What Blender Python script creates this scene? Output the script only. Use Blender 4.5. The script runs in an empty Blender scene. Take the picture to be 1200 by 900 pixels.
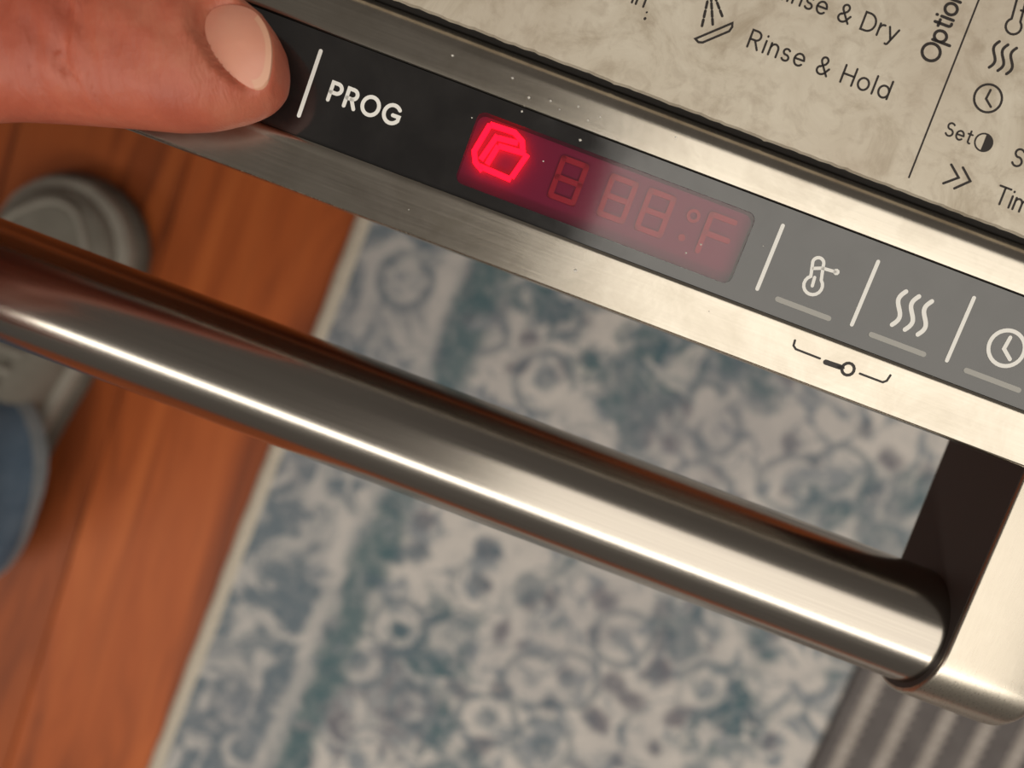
import bpy, bmesh, math, random
from mathutils import Vector, Matrix
random.seed(7)
S = bpy.context.scene
C = S.collection
MM = 0.001
# ------------------------------------------------------------------ camera, light, exposure
TAU = math.radians(8.0)          # how far the lens leans back from straight down
PHI = math.radians(20.7)         # roll of the phone against the door edge
H = 0.545                        # lens height above the floor
ct, st = math.cos(TAU), math.sin(TAU)
cp, sp = math.cos(PHI), math.sin(PHI)
# door frame: x along the door, y across its top edge, z out of it; tilted by TAU about x, origin at the lens height
DOOR = Matrix.Translation((0, 0, H)) @ Matrix.Rotation(-TAU, 4, 'X')
HANDF = DOOR @ Matrix.Rotation(PHI, 4, 'Z')    # the frame the hand is modelled in

cam_d = bpy.data.cameras.new('camera')
cam = bpy.data.objects.new('camera', cam_d); C.objects.link(cam)
cam.matrix_world = HANDF
cam_d.sensor_width = 36.0; cam_d.lens = 27.0
cam_d.clip_start = 0.005
cam_d.dof.use_dof = True; cam_d.dof.focus_distance = 0.145; cam_d.dof.aperture_fstop = 9.5
S.camera = cam

w = bpy.data.worlds.new('room_ambience'); S.world = w; w.use_nodes = True
w.node_tree.nodes['Background'].inputs[0].default_value = (1.0, 0.90, 0.80, 1)
w.node_tree.nodes['Background'].inputs[1].default_value = 0.12

def area_light(name, loc, sx, sy, L, col):
    d = bpy.data.lights.new(name, 'AREA'); d.shape = 'RECTANGLE'; d.size = sx; d.size_y = sy
    d.energy = L * math.pi * sx * sy; d.color = col
    o = bpy.data.objects.new(name, d); C.objects.link(o); o.location = loc
    return o
area_light('ceiling_light_panel', (1.15, -0.28, 2.45), 2.2, 2.26, 1.95, (1, 0.94, 0.84))
area_light('ceiling_strip_light', (0.0, -1.75, 2.45), 5.0, 0.50, 7.2, (1, 0.95, 0.86))

vs = S.view_settings
vs.view_transform = 'Standard'; vs.look = 'None'; vs.gamma = 1.0; vs.use_curve_mapping = False
vs.exposure = 0.0

# ------------------------------------------------------------------ helpers
def empty(name, M=None, parent=None):
    o = bpy.data.objects.new(name, None); C.objects.link(o)
    o.empty_display_size = 0.02
    if parent: o.parent = parent
    if M is not None: o.matrix_local = M
    return o

def tag(o, label=None, cat=None, group=None, kind=None):
    if label: o['label'] = label
    if cat: o['category'] = cat
    if group: o['group'] = group
    if kind: o['kind'] = kind
    return o

def build(name, verts, faces, mat, parent=None, smooth=None, M=None, off=(0, 0, 0)):
    """verts in millimetres, given relative to the parent's frame after subtracting off"""
    me = bpy.data.meshes.new(name)
    me.from_pydata([((v[0] - off[0]) * MM, (v[1] - off[1]) * MM, (v[2] - off[2]) * MM) for v in verts], [], faces)
    bm = bmesh.new(); bm.from_mesh(me); bmesh.ops.recalc_face_normals(bm, faces=bm.faces); bm.to_mesh(me); bm.free()
    if smooth is not None:
        me.polygons.foreach_set('use_smooth', [True] * len(me.polygons))
        me.set_sharp_from_angle(angle=math.radians(smooth))
    me.materials.append(mat)
    o = bpy.data.objects.new(name, me); C.objects.link(o)
    if parent: o.parent = parent
    if M is not None: o.matrix_local = M
    return o

def extrude_x(prof, x0, x1):
    """closed (y, z) profile swept along x"""
    n = len(prof)
    v = [(x0, y, z) for y, z in prof] + [(x1, y, z) for y, z in prof]
    f = [(i, (i + 1) % n, n + (i + 1) % n, n + i) for i in range(n)]
    f += [tuple(range(n)), tuple(range(2 * n - 1, n - 1, -1))]
    return v, f

def nt(name):
    m = bpy.data.materials.new(name); m.use_nodes = True
    t = m.node_tree
    return m, t, t.nodes['Principled BSDF'], (lambda k, **kw: mk(t, k, **kw))
def mk(t, k, **kw):
    n = t.nodes.new('ShaderNode' + k)
    for a, b in kw.items():
        if hasattr(n, a): setattr(n, a, b)
        else: n.inputs[a.replace('_', ' ')].default_value = b
    return n
def ramp(t, fac, stops, interp='LINEAR'):
    r = t.nodes.new('ShaderNodeValToRGB'); r.color_ramp.interpolation = interp
    e = r.color_ramp.elements
    while len(e) < len(stops): e.new(0.5)
    for k, (p, c) in zip(e, stops):
        k.position = p; k.color = c if len(c) == 4 else (*c, 1)
    t.links.new(fac, r.inputs[0]); return r.outputs[0]
def mixc(t, fac, a, b, mode='MIX'):
    n = t.nodes.new('ShaderNodeMix'); n.data_type = 'RGBA'; n.blend_type = mode
    for s, x in ((n.inputs[0], fac), (n.inputs[6], a), (n.inputs[7], b)):
        if isinstance(x, (int, float)): s.default_value = x
        elif isinstance(x, tuple): s.default_value = (*x, 1) if len(x) == 3 else x
        else: t.links.new(x, s)
    return n.outputs[2]
def math_(t, op, a, b=0.0, c=0.0):
    n = t.nodes.new('ShaderNodeMath'); n.operation = op
    for s, x in zip(n.inputs, (a, b, c)):
        if isinstance(x, (int, float)): s.default_value = x
        else: t.links.new(x, s)
    return n.outputs[0]
def noise(t, vec, scale, detail=4, rough=0.55, dist=0.0, out='Fac'):
    n = t.nodes.new('ShaderNodeTexNoise'); n.inputs['Scale'].default_value = scale
    n.inputs['Detail'].default_value = detail; n.inputs['Roughness'].default_value = rough
    n.inputs['Distortion'].default_value = dist
    t.links.new(vec, n.inputs['Vector']); return n.outputs[out]
def coords(t, scale=(1, 1, 1), loc=(0, 0, 0)):
    tc = t.nodes.new('ShaderNodeTexCoord'); mp = t.nodes.new('ShaderNodeMapping')
    mp.inputs['Scale'].default_value = scale; mp.inputs['Location'].default_value = loc
    t.links.new(tc.outputs['Object'], mp.inputs['Vector']); return mp.outputs[0]
def bump(t, b, h, strength, dist):
    n = t.nodes.new('ShaderNodeBump'); n.inputs['Strength'].default_value = strength
    n.inputs['Distance'].default_value = dist
    t.links.new(h, n.inputs['Height']); t.links.new(n.outputs[0], b.inputs['Normal'])

def steel(name, col, rough, stretch, dirt=0.0, bstr=0.12):
    m, t, b, k = nt(name)
    v = coords(t, stretch)
    g = noise(t, v, 1.0, 5, 0.7)
    b.inputs['Metallic'].default_value = 1.0
    c1 = ramp(t, g, [(0.25, tuple(x * 0.86 for x in col)), (0.75, col)])
    if dirt:
        v2 = coords(t, (1, 1, 1))
        d = noise(t, v2, 90, 6, 0.65, 0.4)
        c1 = mixc(t, math_(t, 'MULTIPLY', ramp(t, d, [(0.42, (0, 0, 0)), (0.7, (1, 1, 1))]), dirt), c1, (0.30, 0.26, 0.20))
    t.links.new(c1, b.inputs['Base Color'])
    r = t.nodes.new('ShaderNodeMapRange'); t.links.new(g, r.inputs[0])
    r.inputs[3].default_value = rough * 0.8; r.inputs[4].default_value = rough * 1.25
    t.links.new(r.outputs[0], b.inputs['Roughness'])
    bump(t, b, g, bstr, 0.00004)
    return m
def plain(name, col, rough=0.5, metal=0.0, spec=0.5, emit=None, es=0.0):
    m, t, b, k = nt(name)
    b.inputs['Base Color'].default_value = (*col, 1); b.inputs['Roughness'].default_value = rough
    b.inputs['Metallic'].default_value = metal; b.inputs['Specular IOR Level'].default_value = spec
    if emit: b.inputs['Emission Color'].default_value = (*emit, 1); b.inputs['Emission Strength'].default_value = es
    return m

# ------------------------------------------------------------------ materials
M_rail = steel('brushed_steel_rail', (0.58, 0.53, 0.455), 0.22, (40, 2500, 2500), 0.35)
M_bar = steel('brushed_steel_bar', (0.46, 0.42, 0.37), 0.20, (25, 3000, 3000), 0.0, 0.06)
M_bracket = steel('brushed_steel_bracket', (0.56, 0.505, 0.425), 0.28, (2500, 60, 2500), 0.1)
M_front = steel('brushed_steel_front', (0.6, 0.56, 0.5), 0.3, (30, 1500, 1500))
M_gasket = plain('dark_gasket', (0.012, 0.010, 0.009), 0.6)
M_white = plain('white_print', (0.93, 0.91, 0.86), 0.5)
M_led = plain('unlit_indicator_bar', (0.42, 0.41, 0.38), 0.6)
M_ink = plain('dark_brown_print', (0.030, 0.023, 0.020), 0.55)
M_inlay = plain('dark_brown_plastic', (0.060, 0.046, 0.042), 0.5)
M_seam = plain('dark_seam', (0.02, 0.018, 0.016), 0.6)

m, t, b, k = nt('black_glass_strip')
v = coords(t)
n1 = noise(t, v, 60, 5, 0.6, 0.3)
t.links.new(ramp(t, n1, [(0.4, (0.010, 0.009, 0.009)), (0.72, (0.022, 0.020, 0.019))]), b.inputs['Base Color'])
t.links.new(ramp(t, noise(t, v, 140, 4), [(0.3, (0.08,) * 3), (0.8, (0.20,) * 3)]), b.inputs['Roughness'])
b.inputs['IOR'].default_value = 1.84
M_black = m

m, t, b, k = nt('printed_steel_liner')
v = coords(t)
a1 = noise(t, v, 70, 7, 0.68, 0.9); a2 = noise(t, v, 260, 5, 0.6, 0.5); a3 = noise(t, coords(t, (1, 1, 1), (3, 1, 0)), 28, 4, 0.5)
base = ramp(t, a1, [(0.30, (0.52, 0.44, 0.33)), (0.48, (0.72, 0.64, 0.515)), (0.70, (0.82, 0.745, 0.615))])
base = mixc(t, math_(t, 'MULTIPLY', ramp(t, a2, [(0.5, (0, 0, 0)), (0.8, (1, 1, 1))]), 0.6), base, (0.42, 0.335, 0.245))
base = mixc(t, math_(t, 'MULTIPLY', ramp(t, a3, [(0.45, (0, 0, 0)), (0.75, (1, 1, 1))]), 0.5), base, (0.54, 0.435, 0.335))
t.links.new(base, b.inputs['Base Color'])
b.inputs['Metallic'].default_value = 0.25; b.inputs['Roughness'].default_value = 0.42
bump(t, b, a2, 0.06, 0.0002)
M_label = m

# tinted window of the display: clear pane that mirrors a little, no refraction
m = bpy.data.materials.new('tinted_window'); m.use_nodes = True; t = m.node_tree; t.nodes.clear()
o_ = t.nodes.new('ShaderNodeOutputMaterial'); mx = t.nodes.new('ShaderNodeMixShader')
tr = t.nodes.new('ShaderNodeBsdfTransparent'); tr.inputs[0].default_value = (0.95, 0.55, 0.62, 1)
gl = t.nodes.new('ShaderNodeBsdfGlossy'); gl.inputs['Roughness'].default_value = 0.09
fr = t.nodes.new('ShaderNodeFresnel'); fr.inputs[0].default_value = 1.84
t.links.new(fr.outputs[0], mx.inputs[0]); t.links.new(tr.outputs[0], mx.inputs[1]); t.links.new(gl.outputs[0], mx.inputs[2])
t.links.new(mx.outputs[0], o_.inputs[0])
M_window = m
M_well = plain('red_display_backing', (0.17, 0.004, 0.075), 0.6)
M_lit = plain('lit_red_segment', (0.5, 0.01, 0.02), 0.4, emit=(1.0, 0.0012, 0.018), es=5.0)
M_dim = plain('unlit_red_segment', (0.32, 0.028, 0.055), 0.5)
M_deg = M_dim

m, t, b, k = nt('skin')
v = coords(t)
s1 = noise(t, v, 38, 5, 0.6, 0.3); s2 = noise(t, v, 320, 3, 0.6); s3 = noise(t, coords(t, (900, 220, 400)), 1.0, 4, 0.6, 0.6)
sc_ = ramp(t, s1, [(0.28, (0.36, 0.070, 0.038)), (0.5, (0.49, 0.122, 0.068)), (0.75, (0.57, 0.215, 0.128))])
t.links.new(sc_, b.inputs['Base Color'])
b.inputs['Roughness'].default_value = 0.50
b.inputs['Subsurface Weight'].default_value = 0.12; b.inputs['Subsurface Scale'].default_value = 0.004
b.inputs['Subsurface Radius'].default_value = (1.0, 0.35, 0.2)
hh = math_(t, 'ADD', math_(t, 'MULTIPLY', s2, 0.5), s3)
bump(t, b, hh, 0.4, 0.0006)
M_skin = m
m, t, b, k = nt('fingernail')
tc = coords(t)
t.links.new(ramp(t, noise(t, tc, 90, 3), [(0.3, (0.66, 0.27, 0.185)), (0.7, (0.74, 0.34, 0.235))]), b.inputs['Base Color'])
b.inputs['Roughness'].default_value = 0.33; b.inputs['Subsurface Weight'].default_value = 0.1; b.inputs['Subsurface Scale'].default_value = 0.002
M_nail = m
M_nailtip = plain('nail_free_edge', (0.72, 0.38, 0.25), 0.4)

m, t, b, k = nt('red_brown_wood')
oi = t.nodes.new('ShaderNodeObjectInfo')
tcn = t.nodes.new('ShaderNodeTexCoord')
addv = t.nodes.new('ShaderNodeVectorMath'); addv.operation = 'ADD'
sclv = t.nodes.new('ShaderNodeVectorMath'); sclv.operation = 'SCALE'; sclv.inputs[3].default_value = 9.0
cmb = t.nodes.new('ShaderNodeCombineXYZ')
for i in range(3): t.links.new(oi.outputs['Random'], cmb.inputs[i])
t.links.new(cmb.outputs[0], sclv.inputs[0]); t.links.new(tcn.outputs['Object'], addv.inputs[0]); t.links.new(sclv.outputs[0], addv.inputs[1])
def wmap(s):
    mp = t.nodes.new('ShaderNodeMapping'); mp.inputs['Scale'].default_value = s; t.links.new(addv.outputs[0], mp.inputs[0]); return mp.outputs[0]
g1 = noise(t, wmap((22, 2.2, 1)), 1.0, 5, 0.6, 1.2); g2 = noise(t, wmap((160, 7, 1)), 1.0, 4, 0.6, 0.5); g3 = noise(t, wmap((5, 3, 1)), 1.0, 3)
wc = ramp(t, g1, [(0.34, (0.110, 0.022, 0.005)), (0.50, (0.36, 0.080, 0.016)), (0.72, (0.52, 0.135, 0.030))])
wc = mixc(t, math_(t, 'MULTIPLY', ramp(t, g2, [(0.5, (0, 0, 0)), (0.75, (1, 1, 1))]), 0.35), wc, (0.10, 0.026, 0.009))
wc = mixc(t, math_(t, 'MULTIPLY', g3, 0.5), wc, (0.45, 0.100, 0.021))
hs = t.nodes.new('ShaderNodeHueSaturation')
t.links.new(wc, hs.inputs['Color']); mr = t.nodes.new('ShaderNodeMapRange'); t.links.new(oi.outputs['Random'], mr.inputs[0]); mr.inputs[3].default_value = 0.85; mr.inputs[4].default_value = 1.15
t.links.new(mr.outputs[0], hs.inputs['Value']); t.links.new(hs.outputs[0], b.inputs['Base Color'])
b.inputs['Roughness'].default_value = 0.5; b.inputs['Specular IOR Level'].default_value = 0.28
bump(t, b, g2, 0.08, 0.0005)
M_wood = m
M_sub = plain('dark_floor_joint', (0.03, 0.012, 0.006), 0.8)

# rug: faded oriental print, local x measured from the bound left edge
m, t, b, k = nt('faded_blue_rug_pile')
v = coords(t)
sep = t.nodes.new('ShaderNodeSeparateXYZ'); t.links.new(v, sep.inputs[0]); X = sep.outputs[0]; Y = sep.outputs[1]
warp = noise(t, v, 14, 3, 0.6, 0, 'Color')
wv = t.nodes.new('ShaderNodeVectorMath'); wv.operation = 'MULTIPLY_ADD'; t.links.new(warp, wv.inputs[0]); wv.inputs[1].default_value = (0.045, 0.045, 0); t.links.new(v, wv.inputs[2])
def vor(scale, feat='F1', vec=None, rnd=0.7):
    n = t.nodes.new('ShaderNodeTexVoronoi'); n.feature = feat; n.inputs['Scale'].default_value = scale; n.inputs['Randomness'].default_value = rnd
    t.links.new(vec or wv.outputs[0], n.inputs['Vector']); return n
cream = (0.61, 0.565, 0.525); blue = (0.102, 0.145, 0.178); teal = (0.074, 0.138, 0.156); plum = (0.145, 0.137, 0.162); grey = (0.265, 0.285, 0.305)
def thr(x, a_, b_, hi=1.0): return ramp(t, x, [(a_, (0, 0, 0)), (b_, (hi,) * 3)])
big = noise(t, v, 6.5, 3, 0.55, 0.8); mid = noise(t, wv.outputs[0], 30, 5, 0.62, 0.9); fine = noise(t, v, 110, 5, 0.7, 0.5)
mid2 = noise(t, coords(t, (1, 1, 1), (5, 2, 0)), 42, 4, 0.6, 1.2)
# pale ground with scattered blue flecks
g_pale = mixc(t, thr(mid2, 0.38, 0.50), grey, cream)
r2 = math_(t, 'ADD', vor(33, rnd=0.8).outputs['Distance'], math_(t, 'MULTIPLY', math_(t, 'SUBTRACT', mid, 0.5), 0.45))
g_pale = mixc(t, ramp(t, r2, [(0.20, (0.85,) * 3), (0.38, (0, 0, 0))]), g_pale, mixc(t, thr(big, 0.40, 0.55), blue, plum))
# dark ground with pale scrolls
g_dark = mixc(t, thr(mid2, 0.40, 0.62), teal, blue)
g_dark = mixc(t, thr(mid, 0.52, 0.64, 0.8), g_dark, cream)
r3 = vor(34, 'DISTANCE_TO_EDGE').outputs['Distance']
g_dark = mixc(t, math_(t, 'MULTIPLY', ramp(t, r3, [(0.03, (1, 1, 1)), (0.11, (0, 0, 0))]), 0.45), g_dark, grey)
# faded teal and plum patches of the field
def blob(bx, by, br):
    sb = t.nodes.new('ShaderNodeVectorMath'); sb.operation = 'DISTANCE'; t.links.new(wv.outputs[0], sb.inputs[0]); sb.inputs[1].default_value = (bx + 0.0225, by + 0.0225, 0.007)
    return math_(t, 'SUBTRACT', br, sb.outputs['Value'])
def blobs(L):
    r_ = blob(*L[0])
    for q in L[1:]: r_ = math_(t, 'MAXIMUM', r_, blob(*q))
    return math_(t, 'ADD', math_(t, 'MULTIPLY', r_, 9.0), math_(t, 'MULTIPLY', math_(t, 'SUBTRACT', mid, 0.5), 1.3))
z_teal = thr(blobs([(.165, -.275, .040), (.19, -.335, .030), (.24, -.012, .040), (.28, .02, .045), (.15, -.012, .030), (.20, -.03, .022), (.39, -.235, .035), (.25, -.47, .06), (.45, -.40, .05), (.60, -.15, .07), (.52, .15, .07), (.25, -.70, .08), (.60, -.75, .09)]), 0.0, 0.12)
z_plum = thr(blobs([(.145, -.335, .045), (.095, -.03, .032), (.30, -.50, .05), (.55, -.3, .05), (.4, .2, .06)]), 0.0, 0.15)
zone = math_(t, 'MAXIMUM', z_teal, thr(big, 0.58, 0.63, 0.8))
Xw = math_(t, 'ADD', X, math_(t, 'MULTIPLY', math_(t, 'SUBTRACT', mid, 0.5), 0.035))
field = mixc(t, math_(t, 'MULTIPLY', z_plum, 0.8), mixc(t, zone, g_pale, g_dark), mixc(t, thr(mid2, 0.40, 0.58), plum, grey))
bord = mixc(t, thr(mid, 0.46, 0.60), mixc(t, 0.35, blue, grey), mixc(t, 0.25, cream, grey))
col = mixc(t, thr(Xw, 0.082, 0.092), bord, field)
# ring-shaped blossoms
wv2 = t.nodes.new('ShaderNodeVectorMath'); wv2.operation = 'MULTIPLY_ADD'; t.links.new(warp, wv2.inputs[0]); wv2.inputs[1].default_value = (0.016, 0.016, 0); t.links.new(v, wv2.inputs[2])
r1 = vor(18, vec=wv2.outputs[0], rnd=0.7).outputs['Distance']
rw = math_(t, 'ADD', r1, math_(t, 'MULTIPLY', math_(t, 'SUBTRACT', mid2, 0.5), 0.14))
petal = ramp(t, rw, [(0.16, (0, 0, 0)), (0.21, (0.8,) * 3), (0.28, (0.8,) * 3), (0.33, (0, 0, 0))])
core = ramp(t, rw, [(0.12, (0.85,) * 3), (0.19, (0, 0, 0))])
rim = ramp(t, rw, [(0.32, (0, 0, 0)), (0.36, (0.7,) * 3), (0.42, (0.7,) * 3), (0.46, (0, 0, 0))])
sel = thr(noise(t, v, 9, 2), 0.44, 0.54, 0.85)
col = mixc(t, math_(t, 'MULTIPLY', rim, sel), col, blue)
col = mixc(t, math_(t, 'MULTIPLY', petal, sel), col, mixc(t, thr(mid2, 0.42, 0.55), grey, cream))
col = mixc(t, math_(t, 'MULTIPLY', core, sel), col, mixc(t, thr(big, 0.45, 0.55), blue, grey))
# guard stripes between border and field
stripe = ramp(t, Xw, [(0.086, (0, 0, 0)), (0.092, (0.9,) * 3), (0.112, (0.9,) * 3), (0.120, (0, 0, 0))])
col = mixc(t, math_(t, 'MULTIPLY', stripe, thr(mid2, 0.30, 0.50)), col, teal)
col = mixc(t, ramp(t, Xw, [(0.072, (0, 0, 0)), (0.076, (0.6,) * 3), (0.082, (0.6,) * 3), (0.087, (0, 0, 0))]), col, cream)
# wear
col = mixc(t, thr(fine, 0.48, 0.72, 0.50), col, (0.43, 0.415, 0.40))
col = mixc(t, thr(noise(t, v, 5, 4, 0.6), 0.50, 0.72, 0.40), col, (0.22, 0.215, 0.24))
t.links.new(col, b.inputs['Base Color']); b.inputs['Roughness'].default_value = 0.95; b.inputs['Specular IOR Level'].default_value = 0.1
bump(t, b, noise(t, v, 700, 2), 0.5, 0.002)
M_rug = m
m, t, b, k = nt('cream_rug_binding')
t.links.new(ramp(t, noise(t, coords(t, (1, 1, 1)), 350, 3), [(0.3, (0.46, 0.40, 0.32)), (0.7, (0.62, 0.55, 0.45))]), b.inputs['Base Color'])
b.inputs['Roughness'].default_value = 0.9
M_bind = m
def cloth(name, c1, c2, scale, st_=(1, 1, 1), br=0.5):
    m, t, b, k = nt(name); v = coords(t, st_)
    n = noise(t, v, scale, 5, 0.65)
    t.links.new(ramp(t, n, [(0.3, c1), (0.7, c2)]), b.inputs['Base Color'])
    b.inputs['Roughness'].default_value = 0.92; b.inputs['Specular IOR Level'].default_value = 0.15
    bump(t, b, noise(t, v, scale * 8, 2), br, 0.0008); return m
M_mat = cloth('grey_mat_weave', (0.105, 0.092, 0.09), (0.145, 0.13, 0.125), 60)
M_rib = cloth('pale_mat_rib', (0.33, 0.29, 0.26), (0.42, 0.375, 0.34), 80)
M_denim = cloth('faded_denim', (0.078, 0.128, 0.190), (0.150, 0.215, 0.285), 40)
M_hem = cloth('pale_denim_hem', (0.20, 0.24, 0.26), (0.30, 0.33, 0.345), 70)
M_canvas = cloth('grey_shoe_canvas', (0.195, 0.178, 0.148), (0.25, 0.232, 0.196), 50)
M_rand = cloth('grey_shoe_rand', (0.28, 0.255, 0.217), (0.34, 0.315, 0.27), 40, br=0.2)
M_sole = cloth('dark_shoe_sole', (0.115, 0.105, 0.088), (0.16, 0.145, 0.12), 40, br=0.2)

# ------------------------------------------------------------------ floor: planks running towards the dishwasher
def bevel_box(x0, x1, y0, y1, z0, z1, r):
    v = [(x0, y0, z0), (x1, y0, z0), (x1, y1, z0), (x0, y1, z0),
         (x0, y0, z1 - r), (x1, y0, z1 - r), (x1, y1, z1 - r), (x0, y1, z1 - r),
         (x0 + r, y0 + r, z1), (x1 - r, y0 + r, z1), (x1 - r, y1 - r, z1), (x0 + r, y1 - r, z1)]
    f = [(3, 2, 1, 0), (8, 9, 10, 11)]
    for a in (0, 4):
        for i in range(4): f.append((a + i, a + (i + 1) % 4, a + 4 + (i + 1) % 4, a + 4 + i))
    return v, f
floor = build('floor', *bevel_box(-1500, 1500, -1600, 1400, -30, -3.0, 1), M_sub)
tag(floor, 'red-brown plank floor around the faded blue rug', 'floor', kind='structure')
PW, PLK = 124.0, 1000.0
pv, pf = bevel_box(0.35, PW - 0.35, 0.35, PLK - 0.35, -6, 0, 0.9)
pm = None
for i in range(-12, 12):
    offy = ((i * 377) % 1000)
    for j in range(-3, 2):
        if pm is None:
            o = build('plank', pv, pf, M_wood, floor); pm = o.data
        else:
            o = bpy.data.objects.new('plank', pm); C.objects.link(o); o.parent = floor
        o.location = ((-268 + i * PW) * MM, (j * PLK + offy - 800) * MM, 0)
        o.rotation_euler = (0, 0, 0)

# ------------------------------------------------------------------ rug
rug = empty('rug', Matrix.Translation((-0.1430, 0.0, 0.0)) @ Matrix.Rotation(math.radians(-2.1), 4, 'Z'))
tag(rug, 'faded blue and cream oriental rug with cream bound edge on the wooden floor', 'rug')
RW, RY0, RY1, RT = 1200, -1250, 420, 7.0
n = 60
verts, faces = [], []
bm_x = [9] + [9 + (RW - 18) * i / n for i in range(1, n + 1)]
for j in range(n + 1):
    y = RY0 + (RY1 - RY0) * j / n
    for x in bm_x: verts.append((x, y, RT + 0.35 * math.sin(x * 0.05) * math.sin(y * 0.043)))
W_ = len(bm_x)
for j in range(n):
    for i in range(W_ - 1): faces.append((j * W_ + i, j * W_ + i + 1, (j + 1) * W_ + i + 1, (j + 1) * W_ + i))
base_i = len(verts)
verts += [(9, RY0, 0.2), (RW - 9, RY0, 0.2), (RW - 9, RY1, 0.2), (9, RY1, 0.2)]
faces.append((base_i + 3, base_i + 2, base_i + 1, base_i))
build('pile', verts, faces, M_rug, rug, 40)
def binding(pa, pb, r=7.0):
    d = Vector((pb[0] - pa[0], pb[1] - pa[1], 0)); L = d.length; d.normalize(); nrm = Vector((-d.y, d.x, 0))
    vv, ff = [], []; K = 10; ns = max(2, int(L / 12))
    for s_ in range(ns + 1):
        p = Vector((pa[0], pa[1], 0)) + d * (L * s_ / ns)
        rr = r * (1 + 0.05 * math.sin(s_ * 1.9) + 0.03 * math.sin(s_ * 0.7))
        for q in range(K + 1):
            a = math.pi * q / K
            vv.append((p.x + nrm.x * rr * math.cos(a), p.y + nrm.y * rr * math.cos(a), 0.2 + 8.2 * math.sin(a) ** 0.6))
    for s_ in range(ns):
        for q in range(K): ff.append((s_ * (K + 1) + q, s_ * (K + 1) + q + 1, (s_ + 1) * (K + 1) + q + 1, (s_ + 1) * (K + 1) + q))
    return vv, ff
for pa, pb in (((7, RY0), (7, RY1)), ((RW - 7, RY0), (RW - 7, RY1)), ((0, RY0), (RW, RY0)), ((0, RY1), (RW, RY1))):
    o = build('binding', *binding(pa, pb), M_bind, rug, 60)
tag(rug.children[1], 'cream bound edge')

# ------------------------------------------------------------------ ribbed mat lying over the rug
mat = empty('ribbed_mat', Matrix.Translation((0.306, -0.155, 0.0078)))
tag(mat, 'dark grey mat with pale zigzag ribs lying on the blue rug below the handle bracket', 'mat')
build('mat_base', *bevel_box(0, 420, -560, 0, 0, 5, 2), M_mat, mat, 30)
rb = None
for i in range(14):
    x = 15 + i * 28.6
    if x > 405: break
    if rb is None:
        vv, ff = [], []; L0, L1, stp = -552, -8, 4.2; ns = int((L1 - L0) / stp)
        for s_ in range(ns + 1):
            y = L0 + s_ * stp; zg = 2.9 if s_ % 2 else -0.6
            for xx, zz in ((-5.2 - 0.3 * zg, 4.9), (-3.6, 6.6), (-0.4, 7.2), (2.2 + 0.9 * zg, 6.6), (3.6 + 1.4 * zg, 4.9)): vv.append((xx, y, zz))
        for s_ in range(ns):
            for q in range(4): ff.append((s_ * 5 + q, s_ * 5 + q + 1, (s_ + 1) * 5 + q + 1, (s_ + 1) * 5 + q))
        o = build('rib', vv, ff, M_rib, mat); rb = o.data
    else:
        o = bpy.data.objects.new('rib', rb); C.objects.link(o); o.parent = mat
    o.location = (x * MM, 0, 0)

# ------------------------------------------------------------------ dishwasher door, ajar
BASE = (-100.0, 690.0, -330.0)       # hinge side, door frame mm
door = empty('dishwasher_door', DOOR @ Matrix.Translation(Vector(BASE) * MM))
tag(door, 'open stainless dishwasher door with black control strip and printed inner panel', 'dishwasher door')
X0, X1 = -400.0, 200.0
def part(name, v, f, mat_, parent=door, smooth=None):
    return build(name, v, f, mat_, parent, smooth, off=BASE if parent is door else (0, 0, 0))
def sub(name, v, f, mat_, parent, smooth=None):       # sub-part: same door frame
    return build(name, v, f, mat_, parent, smooth, off=BASE)
zs = lambda s: -145.5 + (s - 29.6) * 0.0928           # control strip plane
zl = lambda s: -142.4 + (s - 59.6) * 0.036            # printed panel plane
zp = lambda s: -144.80 + (s - 28.6) * 0.16            # front lip plane

prof = [(30, -153.5), (21.6, -150.6), (20.0, -149.6), (19.72, -148.6), (19.7, -146.75), (19.78, -146.45), (20.0, zp(20.0) - 0.02), (20.4, zp(20.4)), (27.3, zp(27.3)), (27.6, zp(27.6) + 0.04),
        (28.1, zp(28.1) + 0.10), (28.4, zp(28.4) + 0.13), (28.8, zp(28.8) + 0.10), (29.2, zp(28.8) + 0.0), (29.4, -144.9), (29.5, -145.5), (29.55, -150.2), (49.1, -148.4), (49.12, -143.75), (49.35, -143.3), (49.9, -143.05), (50.6, -142.95),
        (54.0, -142.57), (54.6, -142.50), (55.2, -142.54), (55.9, -142.75), (56.6, -143.1), (57.4, -143.65), (58.2, -144.4), (58.8, -145.3), (59.05, -146.4), (59.1, -152)]
part('top_rail', *extrude_x(prof, X0, X1), M_rail, door, 28)
part('gasket', *extrude_x([(58.0, -152.5), (58.75, -145.2), (59.25, -143.6), (64, -143.3), (64, -152)], X0 + 1, X1 - 1), M_gasket, door)
dirv = (0.956, -0.293); nrmv = (0.293, 0.956)
def along(p, L, off=0.0): return (p[0] + dirv[0] * L - nrmv[0] * off, p[1] + dirv[1] * L - nrmv[1] * off)
ti = (112.0, -140.6)
part('front_panel', *extrude_x([(21.9, -150.8), (30, -153.4), along((21.9, -150.8), 690), along((21.9, -150.8), 690, -4), along((27, -148.2), 10, -3)][0:1] + [along((21.9, -150.8), 690), along((21.9, -150.8), 690, -6), along((21.9, -150.8), 30, -3)], X0, X1), M_front, door)
part('door_core', *extrude_x([along((21.9, -150.8), 40, -4), along((21.9, -150.8), 685, -6), along(ti, 585, 4), (108, -146.5), (64, -147.5), (50, -153)], X0 + 4, X1 - 4), M_gasket, door)
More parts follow.
